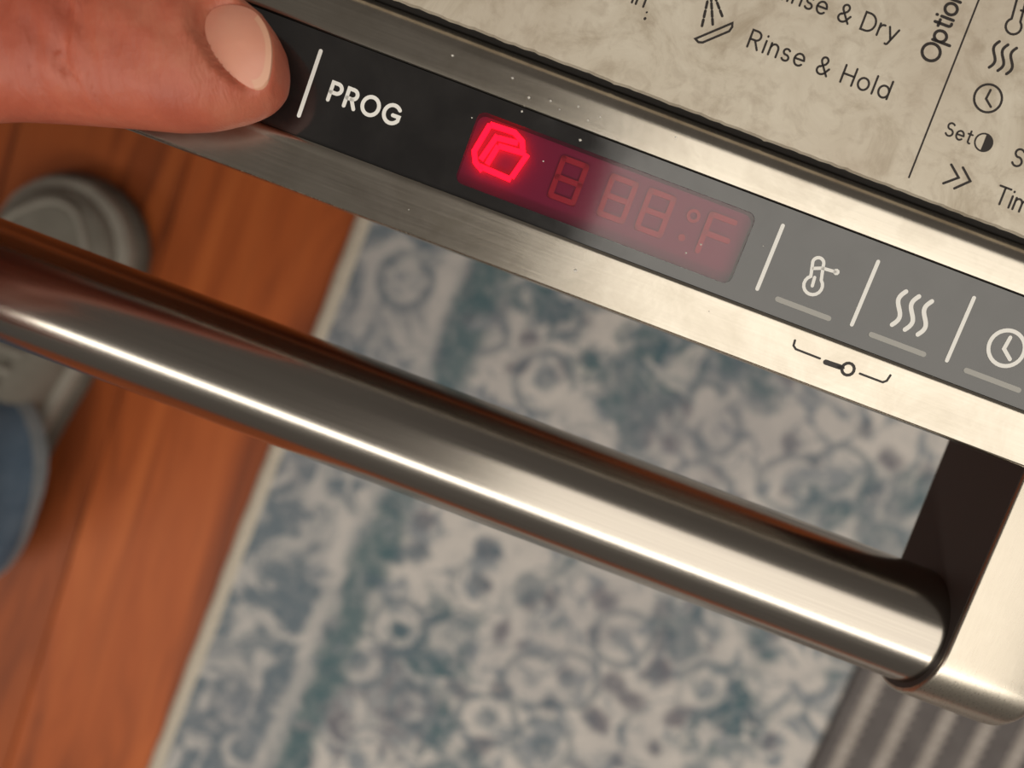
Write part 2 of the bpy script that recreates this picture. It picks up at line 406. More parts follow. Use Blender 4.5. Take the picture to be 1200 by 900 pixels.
# printed liner: slightly ragged lower edge, bends into the slanting inner face
vv, ff = [], []
NX = 600
pr = [(59.32, -146.5), (59.36, zl(59.4)), (59.55, zl(59.55)), (61, zl(61)), (80, zl(80)), (100, zl(100)), (108, zl(108)), (111, -140.65), (113.5, -141.4), (116, -142.3), along((116, -142.3), 600)]
for i in range(NX + 1):
    x = X0 + (X1 - X0) * i / NX
    e = 0.05 * math.sin(i * 1.7) + 0.05 * math.sin(i * 0.61 + 1) + random.uniform(-0.07, 0.07)
    for q, (y, z) in enumerate(pr): vv.append((x, y + (e if q < 2 else 0), z))
P_ = len(pr)
for i in range(NX):
    for q in range(P_ - 1): ff.append((i * P_ + q, i * P_ + q + 1, (i + 1) * P_ + q + 1, (i + 1) * P_ + q))
liner = part('inner_panel', vv, ff, M_label, door, 20)
tag(liner, 'stained steel inner panel printed with cycle names')
def slab(x0, x1, pts, th): return extrude_x(pts, x0, x1)
for xa, xb in ((X0 - 0.8, X0 + 0.1), (X1 - 0.1, X1 + 0.8)):
    part('side_panel', *extrude_x([(20.6, -147.0), (28.6, -145), (58, -143.2), (112, -141.2), along((116, -142.4), 598), along((21.9, -150.6), 688, -1)], xa, xb), M_front, door)

# --- control strip with a rounded opening for the display
def rrect(cx, cy, hw, hh, r, k=8, shear=0.0):
    p = []
    for (sx, sy, a0) in ((1, 1, 0), (-1, 1, 90), (-1, -1, 180), (1, -1, 270)):
        for i in range(k + 1):
            a = math.radians(a0 + 90 * i / k)
            p.append((cx + sx * (hw - r) + r * math.cos(a), cy + sy * (hh - r) + r * math.sin(a)))
    return p
WCX, WCY, WHW, WHH = 4.0, 38.95, 27.8, 6.95
inner = rrect(WCX, WCY, WHW, WHH, 1.6)
sx0, sx1, sy0, sy1 = X0 + 3, X1 - 3, 29.62, 49.05
outer = []
for (x, y) in inner:
    dx, dy = (x - WCX) / WHW, (y - WCY) / WHH
    if abs(dx) >= abs(dy): outer.append((sx1 if dx > 0 else sx0, (sy1 if y > WCY + WHH - 1.7 else sy0 if y < WCY - WHH + 1.7 else y)))
    else: outer.append((sx1 if x > WCX + WHW - 1.7 else sx0 if x < WCX - WHW + 1.7 else x, sy1 if dy > 0 else sy0))
N = len(inner)
vv = [(x, y, zs(y)) for x, y in outer] + [(x, y, zs(y)) for x, y in inner] + [(x, y, zs(y) - 2.4) for x, y in inner] + [(x, y, zs(y) - 2.4) for x, y in outer]
ff = []
for i in range(N):
    j = (i + 1) % N
    for a in range(3): ff.append((a * N + i, a * N + j, (a + 1) * N + j, (a + 1) * N + i))
strip = part('control_strip', vv, ff, M_black, door)
tag(strip, 'black glossy control strip with white symbols')
disp = part('display', [(x, y, zs(y) - 2.3) for x, y in inner], [tuple(range(N))], M_well, door)
tag(disp, 'red digital display window')
def ribbon(polys, zf, w, lift, thick=0.0, caps=True):
    """flat strokes lying on plane z = zf(y) + lift"""
    V, F = [], []
    def add(pts):
        b0 = len(V); n_ = len(pts)
        V.extend((x, y, zf(y) + lift) for x, y in pts); F.append(tuple(range(b0, b0 + n_)))
        if thick:
            V.extend((x, y, zf(y) + lift - thick) for x, y in pts)
            for i in range(n_): F.append((b0 + i, b0 + (i + 1) % n_, b0 + n_ + (i + 1) % n_, b0 + n_ + i))
    h = w / 2
    for P in polys:
        # offset both sides with mitres; round caps
        P = [p for i, p in enumerate(P) if i == 0 or math.dist(p, P[i - 1]) > 1e-4]
        closed = len(P) > 2 and math.dist(P[0], P[-1]) < 1e-3
        if closed: P = P[:-1]
        n_ = len(P)
        if n_ < 2: continue
        segs = [(P[i], P[(i + 1) % n_]) for i in range(n_ if closed else n_ - 1)]
        L_, R_ = [], []
        for i in range(n_):
            ds = []
            if closed or i > 0:
                a, b_ = P[i - 1], P[i]; l = math.dist(a, b_); ds.append(((b_[0] - a[0]) / l, (b_[1] - a[1]) / l))
            if closed or i < n_ - 1:
                a, b_ = P[i], P[(i + 1) % n_]; l = math.dist(a, b_); ds.append(((b_[0] - a[0]) / l, (b_[1] - a[1]) / l))
            tx, ty = sum(d[0] for d in ds), sum(d[1] for d in ds); l = math.hypot(tx, ty) or 1.0
            tx, ty = tx / l, ty / l
            cosh = max(0.45, tx * ds[0][0] + ty * ds[0][1]); m_ = h / cosh
            L_.append((P[i][0] - ty * m_, P[i][1] + tx * m_)); R_.append((P[i][0] + ty * m_, P[i][1] - tx * m_))
        for i in range(len(segs)):
            j = (i + 1) % n_
            add([R_[i], R_[j], L_[j], L_[i]])
        if caps and not closed:
            for (a, b_) in ((P[1], P[0]), (P[-2], P[-1])):
                ang = math.atan2(b_[1] - a[1], b_[0] - a[0])
                add([(b_[0] + h * math.cos(ang + q * math.pi / 6), b_[1] + h * math.sin(ang + q * math.pi / 6)) for q in range(-3, 4)])
    return V, F
def disc(cx, cy, r, zf, lift, k=20, ry=None):
    return [(cx + r * math.cos(2 * math.pi * i / k), cy + (ry or r) * math.sin(2 * math.pi * i / k), zf(cy) + lift) for i in range(k)], [tuple(range(k))]
def arc(cx, cy, rx, ry, a0, a1, k=14):
    return [(cx + rx * math.cos(math.radians(a0 + (a1 - a0) * i / k)), cy + ry * math.sin(math.radians(a0 + (a1 - a0) * i / k))) for i in range(k + 1)]
# segments of the display, 1.6 mm below the window
zd = lambda s: zs(s) - 1.5
KD = 1.0105
def kd(P): return [(x * KD, y * KD) for x, y in P]
lit = [[(-21.0, 44.0), (-22.1, 38.4), (-21.2, 36.6), (-19.4, 35.6)], [(-21.0, 44.0), (-16.2, 44.2), (-14.3, 43.2), (-13.6, 41.7)],
       [(-19.0, 42.6), (-20.4, 37.4)], [(-18.8, 42.2), (-14.9, 42.6)], [(-18.2, 40.9), (-13.0, 41.3)], [(-18.2, 40.9), (-19.0, 37.0)],
       [(-12.5, 41.3), (-13.8, 36.3)], [(-20.2, 36.2), (-13.8, 35.9)]]
o = sub('lit_digit', *ribbon([kd(P) for P in lit], zd, 1.0, 0.45, 0.3, False), M_lit, disp)
tag(o, 'glowing red doubled digit')
def seven(cx, cy, segs='abcdefg', w=4.6, h=7.2, sl=0.0):
    a, b_, g = w / 2, h / 2, 0.12
    T = lambda x, y: (cx + x + sl * y, cy + y)
    Z = {'a': [(-a, b_), (a, b_)], 'b': [(a, b_), (a, 0)], 'c': [(a, 0), (a, -b_)], 'd': [(a, -b_), (-a, -b_)], 'e': [(-a, -b_), (-a, 0)], 'f': [(-a, 0), (-a, b_)], 'g': [(-a, 0), (a, 0)]}
    return [[T(*p) for p in Z[s_]] for s_ in segs]
for cx, cy, sg in ((-3.6, 39.6, 'abcdefg'), (6.3, 39.7, 'abcdefg'), (13.9, 39.7, 'abcdefg'), (26.2, 39.6, 'aefg')):
    sub('digit', *ribbon([kd(P) for P in seven(cx, cy, sg)], zd, 1.05, -0.3, 0.2, True), M_dim, disp)
sub('degree_mark', *ribbon([kd(arc(20.8, 41.7, 1.0, 1.0, 0, 360))], zd, 0.6, -0.3, 0.2), M_dim, disp)
sub('indicator_dot', *disc(20.2 * KD, 37.2 * KD, 0.7, zd, -0.3), M_dim, disp)
glass = sub('window_pane', [(x, y, zs(y) - 0.10) for x, y in rrect(WCX, WCY, WHW - 0.03, WHH - 0.03, 1.6)], [tuple(range(N))], M_window, disp)

# --- marks on the control strip
LIFT = 0.05
def mark(name, polys, w, mat_=M_white, zf=zs, parent=strip, lab=None):
    o = sub(name, *ribbon(polys, zf, w, LIFT), mat_, parent)
    if lab: o['label'] = lab
    return o
for x in (-55.6, 37.0, 56.1, 75.3): mark('divider_line', [[(x, 33.2), (x, 45.7)]], 0.75)
mark('divider_line', [[(95.0, 33.2), (95.0, 45.7)]], 0.75)
for xa, xb in ((41.3, 51.6), (60.2, 70.8), (79.4, 90.0)): mark('indicator_bar', [[(xa, 32.75), (xb, 32.75)]], 1.0, M_led)
# thermometer
def thermo(cx, top, bot, r, R, dot, zf=zs):
    P = [arc(cx[0], top - r, r, r, 0, 180)]
    a = math.degrees(math.acos(min(1, r / R)))
    return [[(cx[1] + r, bot + R + R * math.sin(math.radians(a)))] + arc(cx[0], top - r, r, r, 0, 180) + [(cx[1] - r, bot + R + R * math.sin(math.radians(a)))] + arc(cx[1], bot + R, R, R, 180 - a, 360 + a)]
tp = thermo((45.8, 46.5), 42.6, 35.7, 1.05, 1.75, None)
tp += [[(46.9, 41.0), (49.3, 41.2)], arc(49.6, 41.25, 0.28, 0.28, 0, 360, 8), [(45.4, 40.4), (46.9, 41.0)], [(46.2, 38.9), (46.4, 37.3)]]
mark('thermometer_symbol', tp, 0.62)
def waves(x0, x2, top, bot, n=3):
    P = []
    for i in range(n):
        x = x0 + (x2 - x0) * i / (n - 1); h = top - bot
        P.append([(x + 0.115 * h * math.sin(q / 16 * 2 * math.pi), bot + h * q / 16) for q in range(17)])
    return P
mark('heat_symbol', waves(63.1, 68.3, 42.4, 35.8), 0.85)
def clock(cx, cy, r): return [arc(cx, cy, r, r, 0, 360, 32), [(cx - 0.05 * r, cy + 0.62 * r), (cx - 0.12 * r, cy - 0.08 * r), (cx + 0.42 * r, cy - 0.5 * r)]]
mark('clock_symbol', clock(84.7, 39.2, 3.35), 0.75)

# --- single-stroke lettering
def A(*a): return arc(*a)
def glyph(ch):
    x = 0.68
    G = {
     'P': ([[(0, 0), (0, 1), (.30, 1)] + A(.30, .73, .27, .27, 90, -90) + [(0, .46)]], .60),
     'R': ([[(0, 0), (0, 1), (.30, 1)] + A(.30, .74, .26, .26, 90, -90) + [(0, .48)], [(.30, .48), (.58, 0)]], .62),
     'O': ([A(.47, .5, .47, .5, 0, 360, 28)], .94),
     'G': ([A(.47, .5, .47, .5, 42, 330, 22) + [(.88, .46), (.52, .46)]], .90),
     'H': ([[(0, 0), (0, 1)], [(.66, 0), (.66, 1)], [(0, .52), (.66, .52)]], .66),
     'D': ([[(0, 0), (0, 1), (.26, 1)] + A(.26, .5, .46, .5, 90, -90, 18) + [(0, 0)]], .72),
     'S': ([A(.27, .74, .25, .24, 40, 250, 12) + A(.27, .26, .27, .26, 80, -150, 14)], .55),
     'T': ([[(0, 1), (.66, 1)], [(.33, 1), (.33, 0)]], .66),
     'i': ([[(0, 0), (0, x)], [(0, .93), (0, .96)]], .02),
     'n': ([[(0, 0), (0, x)], [(0, .42)] + A(.24, .42, .22, .25, 170, 0, 10) + [(.46, 0)]], .46),
     'm': ([[(0, 0), (0, x)], A(.2, .45, .2, .22, 170, 0, 8) + [(.4, 0)], A(.6, .45, .2, .22, 170, 0, 8) + [(.8, 0)]], .8),
     's': ([A(.20, .50, .18, .17, 35, 245, 10) + A(.20, .17, .20, .17, 75, -150, 12)], .40),
     'e': ([[(.03, .36), (.55, .36)] + A(.29, .34, .28, .34, 5, 318, 20)], .58),
     'o': ([A(.31, .34, .31, .34, 0, 360, 24)], .62),
     'l': ([[(0, 0), (0, 1.04)]], .0),
     'd': ([A(.30, .34, .30, .34, 0, 360, 24), [(.60, 0), (.60, 1.04)]], .60),
     'p': ([A(.30, .34, .30, .34, 0, 360, 24), [(0, x), (0, -.32)]], .60),
     'r': ([[(0, 0), (0, x)], [(0, .40)] + A(.24, .40, .22, .26, 165, 80, 6)], .28),
     'y': ([[(0, x), (.28, 0)], [(.56, x), (.20, -.22)] + A(.10, -.20, .10, .10, -20, -120, 4)], .56),
     't': ([[(.15, .92), (.15, .16)] + A(.29, .16, .14, .15, 180, 285, 6), [(0, x), (.34, x)]], .34),
     '&': ([[(.64, 0), (.14, .66)] + A(.28, .80, .18, .19, 200, -20, 12) + [(.40, .62), (.14, .42)] + A(.24, .23, .24, .23, 120, 300, 12) + [(.46, .10), (.66, .42)]], .66),
     ' ': ([], .22)}
    return G[ch]
def text(s_, x0, y0, cap, xend=None, gap=0.22, vert=False):
    adv = [glyph(c)[1] for c in s_]
    tot = sum(adv); ng = len(s_) - 1
    if xend is not None: gap = ((xend - x0) / cap - tot) / ng
    out, x = [], 0.0
    for c, a in zip(s_, adv):
        for P in glyph(c)[0]:
            if vert: out.append([(x0 - py * cap, y0 + (x + px) * cap) for px, py in P])
            else: out.append([(x0 + (x + px) * cap, y0 + py * cap) for px, py in P])
        x += a + gap
    return out
o = mark('lettering', text('PROG', -51.4, 37.85, 3.35, -37.6), 0.72, lab='white PROG lettering')
# --- key lock mark on the front lip
lk = [[(47.1, 26.6), (47.25, 25.6), (47.9, 25.15), (52.8, 25.1)], [(60.9, 25.1), (65.5, 25.1), (66.1, 25.6), (66.3, 26.8)]]
rail = [c for c in door.children if c.name.startswith('top_rail')][0]
mark('key_lock_mark', lk, 0.42, M_ink, zp, rail)
mark('key_symbol', [[(54.1, 24.85), (57.0, 24.95)]], 1.0, M_ink, zp, rail)
mark('key_symbol', [arc(58.5, 25.1, 1.15, 1.15, 0, 360)], 0.55, M_ink, zp, rail)
mark('key_symbol', [[(56.6, 24.9), (57.6, 25.0)]], 0.5, M_ink, zp, rail)

# --- print on the inner panel
def ink(name, polys, w, lab=None): return mark(name, polys, w, M_ink, zl, liner, lab)
ink('lettering', text('Rinse & Hold', 18.6, 73.65, 3.25, 46.1), 0.39, 'Rinse & Hold lettering')
ink('lettering', text('Rinse & Dry', 19.6, 83.9, 3.25, 43.7), 0.39, 'Rinse & Dry lettering')
ink('lettering', text('in', -4.2, 73.75, 3.2), 0.40)
ink('lettering', text('Options', 52.3, 82.9, 3.35, gap=0.20, vert=True), 0.55, 'upright Options lettering')
ink('lettering', text('Set', 58.5, 71.4, 2.45, 63.4), 0.34, 'Set lettering')
ink('lettering', text('Time', 71.6, 63.05, 3.25), 0.39, 'Time lettering')
ink('lettering', text('S', 71.9, 70.6, 3.25), 0.39)
ink('column_line', [[(55.27, 61.8), (55.27, 104)]], 0.32)
ink('heat_symbol', waves(61.6, 65.0, 90.6, 85.6), 0.52)
ink('clock_symbol', clock(63.5, 80.3, 2.55), 0.42)
ink('thermometer_symbol', thermo((62.6, 63.0), 99.6, 92.6, 0.85, 1.45, None) + [[(63.2, 97.2), (65.2, 97.4)]], 0.42)
ink('half_moon_symbol', [arc(65.75, 72.55, 1.62, 1.62, 0, 360, 28)], 0.30)
hv = [(65.75 + 1.55 * math.cos(math.radians(a)), 72.55 + 1.55 * math.sin(math.radians(a))) for a in range(-90, 91, 10)]
sub('half_moon_fill', [(x, y, zl(y) + 0.055) for x, y in hv], [tuple(range(len(hv)))], M_ink, liner)
ink('skip_symbol', [[(61.7, 66.7), (63.85, 64.95), (61.6, 63.0)], [(63.9, 66.95), (66.1, 65.1), (63.85, 62.85)]], 0.45)
# spray and dish symbol
sprays = []
for (xa, ya, xb, yb, nn) in ((8.5, 80.6, 9.5, 74.0, 4), (8.9, 80.2, 11.3, 75.0, 4), (9.4, 80.4, 12.5, 77.0, 3)):
    for q in range(nn):
        a_, b_ = q / nn + 0.04, (q + 0.68) / nn + 0.04
        sprays.append([(xa + (xb - xa) * a_, ya + (yb - ya) * a_), (xa + (xb - xa) * b_, ya + (yb - ya) * b_)])
ink('spray_symbol', sprays, 0.5)
k1, k2 = (9.6, 71.6), (14.6, 76.3)
dx, dy = k2[0] - k1[0], k2[1] - k1[1]; l = math.hypot(dx, dy); ux, uy = dx / l, dy / l
def kp(a, b_): return (k1[0] + ux * a - uy * b_, k1[1] + uy * a + ux * b_)
ink('dish_symbol', [[kp(-0.3, 0.35), kp(0.0, -0.45), kp(0.7, -0.80), kp(l - 0.9, -0.80), kp(l - 0.1, -0.3), kp(l + 0.2, 0.35), kp(-0.3, 0.35)]], 0.42)
ink('stain_spot', [[(-0.9, 71.8), (-0.86, 71.9)]], 0.5); ink('stain_spot', [[(-1.0, 73.0), (-0.95, 73.05)]], 0.35)

# --- crumbs and dust on the rail and strip
M_crumb = plain('pale_crumb', (0.75, 0.72, 0.66), 0.6)
cv, cf = [], []
def crumb(x, y, z, r):
    b0 = len(cv)
    for dx, dy, dz in ((1, 0, 0), (0, 1, 0), (-1, 0, 0), (0, -1, 0), (0, 0, 1), (0, 0, -.3)):
        cv.append((x + dx * r, y + dy * r * random.uniform(.7, 1.2), z + dz * r))
    for a in range(4):
        cf.append((b0 + a, b0 + (a + 1) % 4, b0 + 4)); cf.append((b0 + (a + 1) % 4, b0 + a, b0 + 5))
zu = lambda s: -142.95 + (s - 50.6) * 0.111
for x, y, r in ((-31.9, 53.2, .3), (-20.0, 53.2, .28), (-15.9, 51.0, .32), (-11.9, 51.8, .26), (-6.7, 52.6, .22), (-4.1, 50.9, .2), (12.2, 53.6, .22), (-9.8, 50.9, .16), (-2.2, 52.2, .15)): crumb(x, y, zu(y), r)
for x, y, r in ((-16.3, 48.4, .26), (-24.7, 44.1, .2), (-4.2, 47.3, .35), (24.0, 37.2, .24), (22.0, 34.8, .2), (-9.3, 41.3, .18), (35.0, 41, .15)): crumb(x, y, zs(y), r)
for x, y, r in ((3.6, 24.4, .4), (-30, 24, .15), (30, 26, .15)): crumb(x, y, zp(y), r)
o = part('crumbs', cv, cf, M_crumb, door); o['kind'] = 'stuff'

# --- handle: bar and its two brackets
hnd = empty('handle', None, door)
HY, HZ, HR = -18.6, -172.0, 12.95
bx0, bx1, bw = -303.0, 102.9, 23.0
K = 72
bxs = [bx0 - 2, -250, -150, -50, 0, 50, 100, bx1 + 2]
vv = [(x, HY + HR * math.cos(2 * math.pi * i / K), HZ + HR * math.sin(2 * math.pi * i / K)) for x in bxs for i in range(K)]
ff = [(a * K + i, a * K + (i + 1) % K, (a + 1) * K + (i + 1) % K, (a + 1) * K + i) for a in range(len(bxs) - 1) for i in range(K)]
ff += [tuple(range(K)), tuple(range((len(bxs) - 1) * K, len(bxs) * K))]
o = sub('handle_bar', vv, ff, M_bar, hnd, 40); tag(o, 'round brushed steel handle bar')
def stadium(R_):
    zt0 = HZ + R_
    P = [(70, HZ + R_ + 8.0), (HY, zt0)]
    P = []
    for i in range(17): 
        a = math.radians(95 + 170 * i / 16); P.append((HY + R_ * math.cos(a), HZ + R_ * math.sin(a)))
    P += [(70, HZ - R_ + 4.2 - (15 - R_) * 0), (150, HZ - R_ + 4.2), (40, HZ + R_ + 4.4)]
    return P
for xa, xb in ((bx1, bx1 + bw), (bx0 - bw, bx0)):
    rings = []
    R0, be = 15.0, 2.2
    ea, eb = (0.6, 3.2) if xa == bx1 else (3.2, 0.6)
    rings = [(xa + ea * (1 - math.cos(math.pi / 2 * q / 5)), R0 - ea * (1 - math.sin(math.pi / 2 * q / 5))) for q in range(6)]
    rings += [(xb - eb * (1 - math.cos(math.pi / 2 * (5 - q) / 5)), R0 - eb * (1 - math.sin(math.pi / 2 * (5 - q) / 5))) for q in range(6)]
    vv, ff = [], []
    for x, r in rings: vv += [(x, y, z) for y, z in stadium(r)]
    n_ = len(stadium(R0))
    for a in range(len(rings) - 1):
        for i in range(n_): ff.append((a * n_ + i, a * n_ + (i + 1) % n_, (a + 1) * n_ + (i + 1) % n_, (a + 1) * n_ + i))
    ff += [tuple(range(n_)), tuple(range((len(rings) - 1) * n_, len(rings) * n_))]
    br = sub('bracket', vv, ff, M_bracket, hnd, 35)
    pts = stadium(R0 - 0.9)
    xf = (xa - 0.12, xa + 0.3) if xa == bx1 else (xb - 0.3, xb + 0.12)
    sub('side_inlay', *extrude_x(pts, *xf), M_inlay, hnd)

# ------------------------------------------------------------------ shoe and trouser leg
shoe = empty('shoe', Matrix.Translation((-0.334, -0.190, 0)) @ Matrix.Rotation(math.radians(-7), 4, 'Z'))
tag(shoe, 'grey canvas shoe with rounded toe standing on the wooden floor', 'shoe')
def halfw(t, side):      # t 0 heel .. 1 toe
    pts = [(0, 0.0), (0.01, 12), (0.04, 23), (0.10, 31), (0.22, 35), (0.40, 38), (0.55, 43), (0.68, 49), (0.80, 51), (0.88, 47.5), (0.94, 38), (0.975, 25.5), (0.993, 13), (1, 0.0)]
    for (a, x), (b_, y) in zip(pts, pts[1:]):
        if t <= b_:
            u = (t - a) / (b_ - a); return x + (y - x) * u
    return 0
LEN, YH = 296.0, -150.0
TT = [0, .004, .012, .03, .06, .1, .16, .24, .32, .40, .48, .56, .62, .68, .74, .80, .85, .89, .925, .95, .97, .985, .995, 1.0]
def outline(off):
    P = []
    for t in TT: P.append((max(0.01, halfw(t, 1) + off * (0 if t in (0, 1) else 1)), YH + t * LEN + (off if t > .9 else -off if t < .1 else 0)))
    L = [(x, y) for x, y in P] + [(-x, y) for x, y in reversed(P)]
    return L
def stack(levels):
    vv, ff = [], []
    n_ = None
    for off, z in levels:
        o_ = outline(off); n_ = len(o_); vv += [(x, y, z) for x, y in o_]
    for a in range(len(levels) - 1):
        for i in range(n_): ff.append((a * n_ + i, a * n_ + (i + 1) % n_, (a + 1) * n_ + (i + 1) % n_, (a + 1) * n_ + i))
    ff += [tuple(range(n_)), tuple(range((len(levels) - 1) * n_, len(levels) * n_))]
    return vv, ff
build('sole', *stack([(-2, 0), (1, 1), (2, 4), (2.2, 14), (0.5, 17)]), M_sole, shoe, 50)
build('rand', *stack([(-1, 15), (-0.5, 17), (-0.8, 25), (-2.5, 28), (-6, 29.5)]), M_rand, shoe, 50)
def topz(t):
    pts = [(0, 78), (.1, 82), (.3, 86), (.45, 82), (.6, 68), (.72, 56), (.82, 50), (.9, 46), (.96, 40), (1, 28)]
    for (a, x), (b_, y) in zip(pts, pts[1:]):
        if t <= b_: u = (t - a) / (b_ - a); return x + (y - x) * u
vv, ff = [], []; Kc = 20
for t in TT:
    hw_ = max(0.01, halfw(t, 1) - 6.5); tz = topz(t)
    yy = YH + 6.5 + t * (LEN - 13)
    for q in range(Kc + 1):
        a = math.pi * q / Kc
        vv.append((hw_ * math.copysign(abs(math.cos(a)) ** 0.75, math.cos(a)), yy, 27 + (tz - 27) * math.sin(a) ** 0.75))
for a in range(len(TT) - 1):
    for q in range(Kc): ff.append((a * (Kc + 1) + q, a * (Kc + 1) + q + 1, (a + 1) * (Kc + 1) + q + 1, (a + 1) * (Kc + 1) + q))
build('upper', vv, ff, M_canvas, shoe, 60)
def upper_pt(t, a):
    hw_ = max(0.01, halfw(t, 1) - 6.5); tz = topz(t)
    return Vector((hw_ * math.copysign(abs(math.cos(a)) ** 0.75, math.cos(a)), YH + 6.5 + t * (LEN - 13), 27 + (tz - 27) * math.sin(a) ** 0.75))
def tube(P, r, K_=8, closed=False):
    vv, ff = [], []; n_ = len(P)
    for i, p in enumerate(P):
        d = (P[min(n_ - 1, i + 1)] - P[max(0, i - 1)]); d = d.normalized() if d.length else Vector((1, 0, 0))
        u = d.orthogonal().normalized() if i == 0 else (u0 - d * u0.dot(d)).normalized(); u0 = u; w_ = d.cross(u)
        for q in range(K_):
            a = 2 * math.pi * q / K_; c_ = p + (u * math.cos(a) + w_ * math.sin(a)) * r; vv.append(tuple(c_))
    for i in range(n_ - 1):
        for q in range(K_): ff.append((i * K_ + q, i * K_ + (q + 1) % K_, (i + 1) * K_ + (q + 1) % K_, (i + 1) * K_ + q))
    ff += [tuple(range(K_)), tuple(range((n_ - 1) * K_, n_ * K_))]
    return vv, ff
# raised toe seam following the toe, and the tongue and laces under the hem
seam = []
for i in range(41):
    s_ = i / 40 * 2 - 1
    t = 0.955 - 0.30 * abs(s_) ** 2.2; a = math.pi / 2 - s_ * 1.15
    p = upper_pt(t, a); seam.append(p)
build('toe_seam', *tube(seam, 2.4), M_rand, shoe, 60)
P = [upper_pt(0.70 - 0.012 * i, math.pi / 2) + Vector((0, 0, 2.0)) for i in range(16)]
vv = []; ff = []
for i, p in enumerate(P):
    hw_ = 15 + i * 0.5
    for dx, dz in ((-hw_, -3), (-hw_ * .6, 1), (0, 2), (hw_ * .6, 1), (hw_, -3)): vv.append((p.x + dx, p.y, p.z + dz))
for i in range(len(P) - 1):
    for q in range(4): ff.append((i * 5 + q, i * 5 + q + 1, (i + 1) * 5 + q + 1, (i + 1) * 5 + q))
build('tongue', vv, ff, M_canvas, shoe, 60)
for i in range(4):
    t = 0.66 - 0.045 * i
    build('lace', *tube([upper_pt(t, math.pi / 2 - s_ * 0.62) + Vector((0, 0, 3.5)) for s_ in [-1 + 0.2 * q for q in range(11)]], 2.6), M_rand, shoe, 60)

leg = empty('trouser_leg', Matrix.Translation((-0.343, -0.270, 0.0)))
tag(leg, 'faded blue denim trouser leg falling over the heel of the grey shoe', 'trousers')
def leg_tube(z0, z1, nz, grow=0.0, zflare=0):
    vv, ff = [], []; Kl = 40
    for i in range(nz + 1):
        z = z0 + (z1 - z0) * i / nz; u = (z - 35) / 700
        rx, ry = 66 + 16 * u + grow, 92 + 10 * u + grow
        if z < 60: rx += (60 - z) * 0.06; ry += (60 - z) * 0.10
        for q in range(Kl):
            a = 2 * math.pi * q / Kl
            wr = 1 + 0.030 * math.sin(3 * a + z * 0.022) + 0.020 * math.sin(5 * a - z * 0.05 + 1) + 0.012 * math.sin(z * 0.13 + 2 * a)
            dip = -16 * max(0, -math.sin(a)) * max(0, 1 - (z - z0) / 60) if zflare else 0
            vv.append((rx * wr * math.cos(a) - 50 * u, ry * wr * math.sin(a) - 30 * u, z + dip))
    for i in range(nz):
        for q in range(Kl): ff.append((i * Kl + q, i * Kl + (q + 1) % Kl, (i + 1) * Kl + (q + 1) % Kl, (i + 1) * Kl + q))
    return vv, ff
vv, ff = leg_tube(48, 430, 60, 0, 1)
ff.append(tuple(range(60 * 40, 61 * 40)))
build('denim', vv, ff, M_denim, leg, 80)
build('hem', *leg_tube(46, 58, 3, 0.5, 1), M_hem, leg, 80)

# ------------------------------------------------------------------ hand: left hand, thumb pressing the strip
person = empty('person', HANDF @ Matrix.Translation(Vector((-140, 40, -125)) * MM))
tag(person, 'bare left hand pressing its thumb on the black control strip', 'person')
OFFH = (-140, 40, -125)
ST = [(-40.2, 55.6, -139.3, 0.6, 0.6), (-41.0, 55.9, -138.9, 4.3, 3.2), (-42.6, 56.4, -138.3, 7.0, 5.0), (-44.6, 56.9, -137.6, 9.0, 6.6), (-47.7, 57.3, -136.4, 11.0, 8.2),
      (-53.2, 57.5, -134.9, 12.9, 9.6), (-58.7, 57.6, -133.7, 13.6, 10.2), (-65, 57.9, -132.4, 13.6, 10.4), (-70, 58.1, -131.4, 13.7, 10.8), (-77, 58.2, -130.0, 13.7, 10.8), (-84.6, 58.0, -128.4, 13.6, 11.0),
      (-93, 57.2, -126.8, 14.0, 11.4), (-102.5, 55.4, -125.2, 15.0, 12.0), (-114, 51.5, -124, 17.0, 13.0), (-126, 46, -123, 19.0, 14.0)]
bm = bmesh.new()
def add_loft(st_, K_=40, ex=2.2):
    rings = []
    for (x, y, z, a_, b_) in st_:
        rg = []
        for q in range(K_):
            an = 2 * math.pi * q / K_
            cx_, sx_ = math.cos(an), math.sin(an)
            rg.append(bm.verts.new((x, y + a_ * math.copysign(abs(cx_) ** (2 / ex), cx_), z + b_ * math.copysign(abs(sx_) ** (2 / ex), sx_))))
        rings.append(rg)
    for A_, B_ in zip(rings, rings[1:]):
        for q in range(K_): bm.faces.new((A_[q], A_[(q + 1) % K_], B_[(q + 1) % K_], B_[q]))
    bm.faces.new(rings[0][::-1]); bm.faces.new(rings[-1])
def add_capsules(P, K_=20):
    """tapered chain of (x, y, z, r)"""
    for p in P:
        bmesh.ops.create_uvsphere(bm, u_segments=K_, v_segments=12, radius=p[3], matrix=Matrix.Translation(p[:3]))
    for p, q in zip(P, P[1:]):
        d = Vector(q[:3]) - Vector(p[:3])
        M = Matrix.Translation((Vector(p[:3]) + Vector(q[:3])) / 2) @ d.to_track_quat('Z', 'Y').to_matrix().to_4x4()
        bmesh.ops.create_cone(bm, cap_ends=True, segments=K_, radius1=p[3], radius2=q[3], depth=d.length, matrix=M)
add_loft(ST)
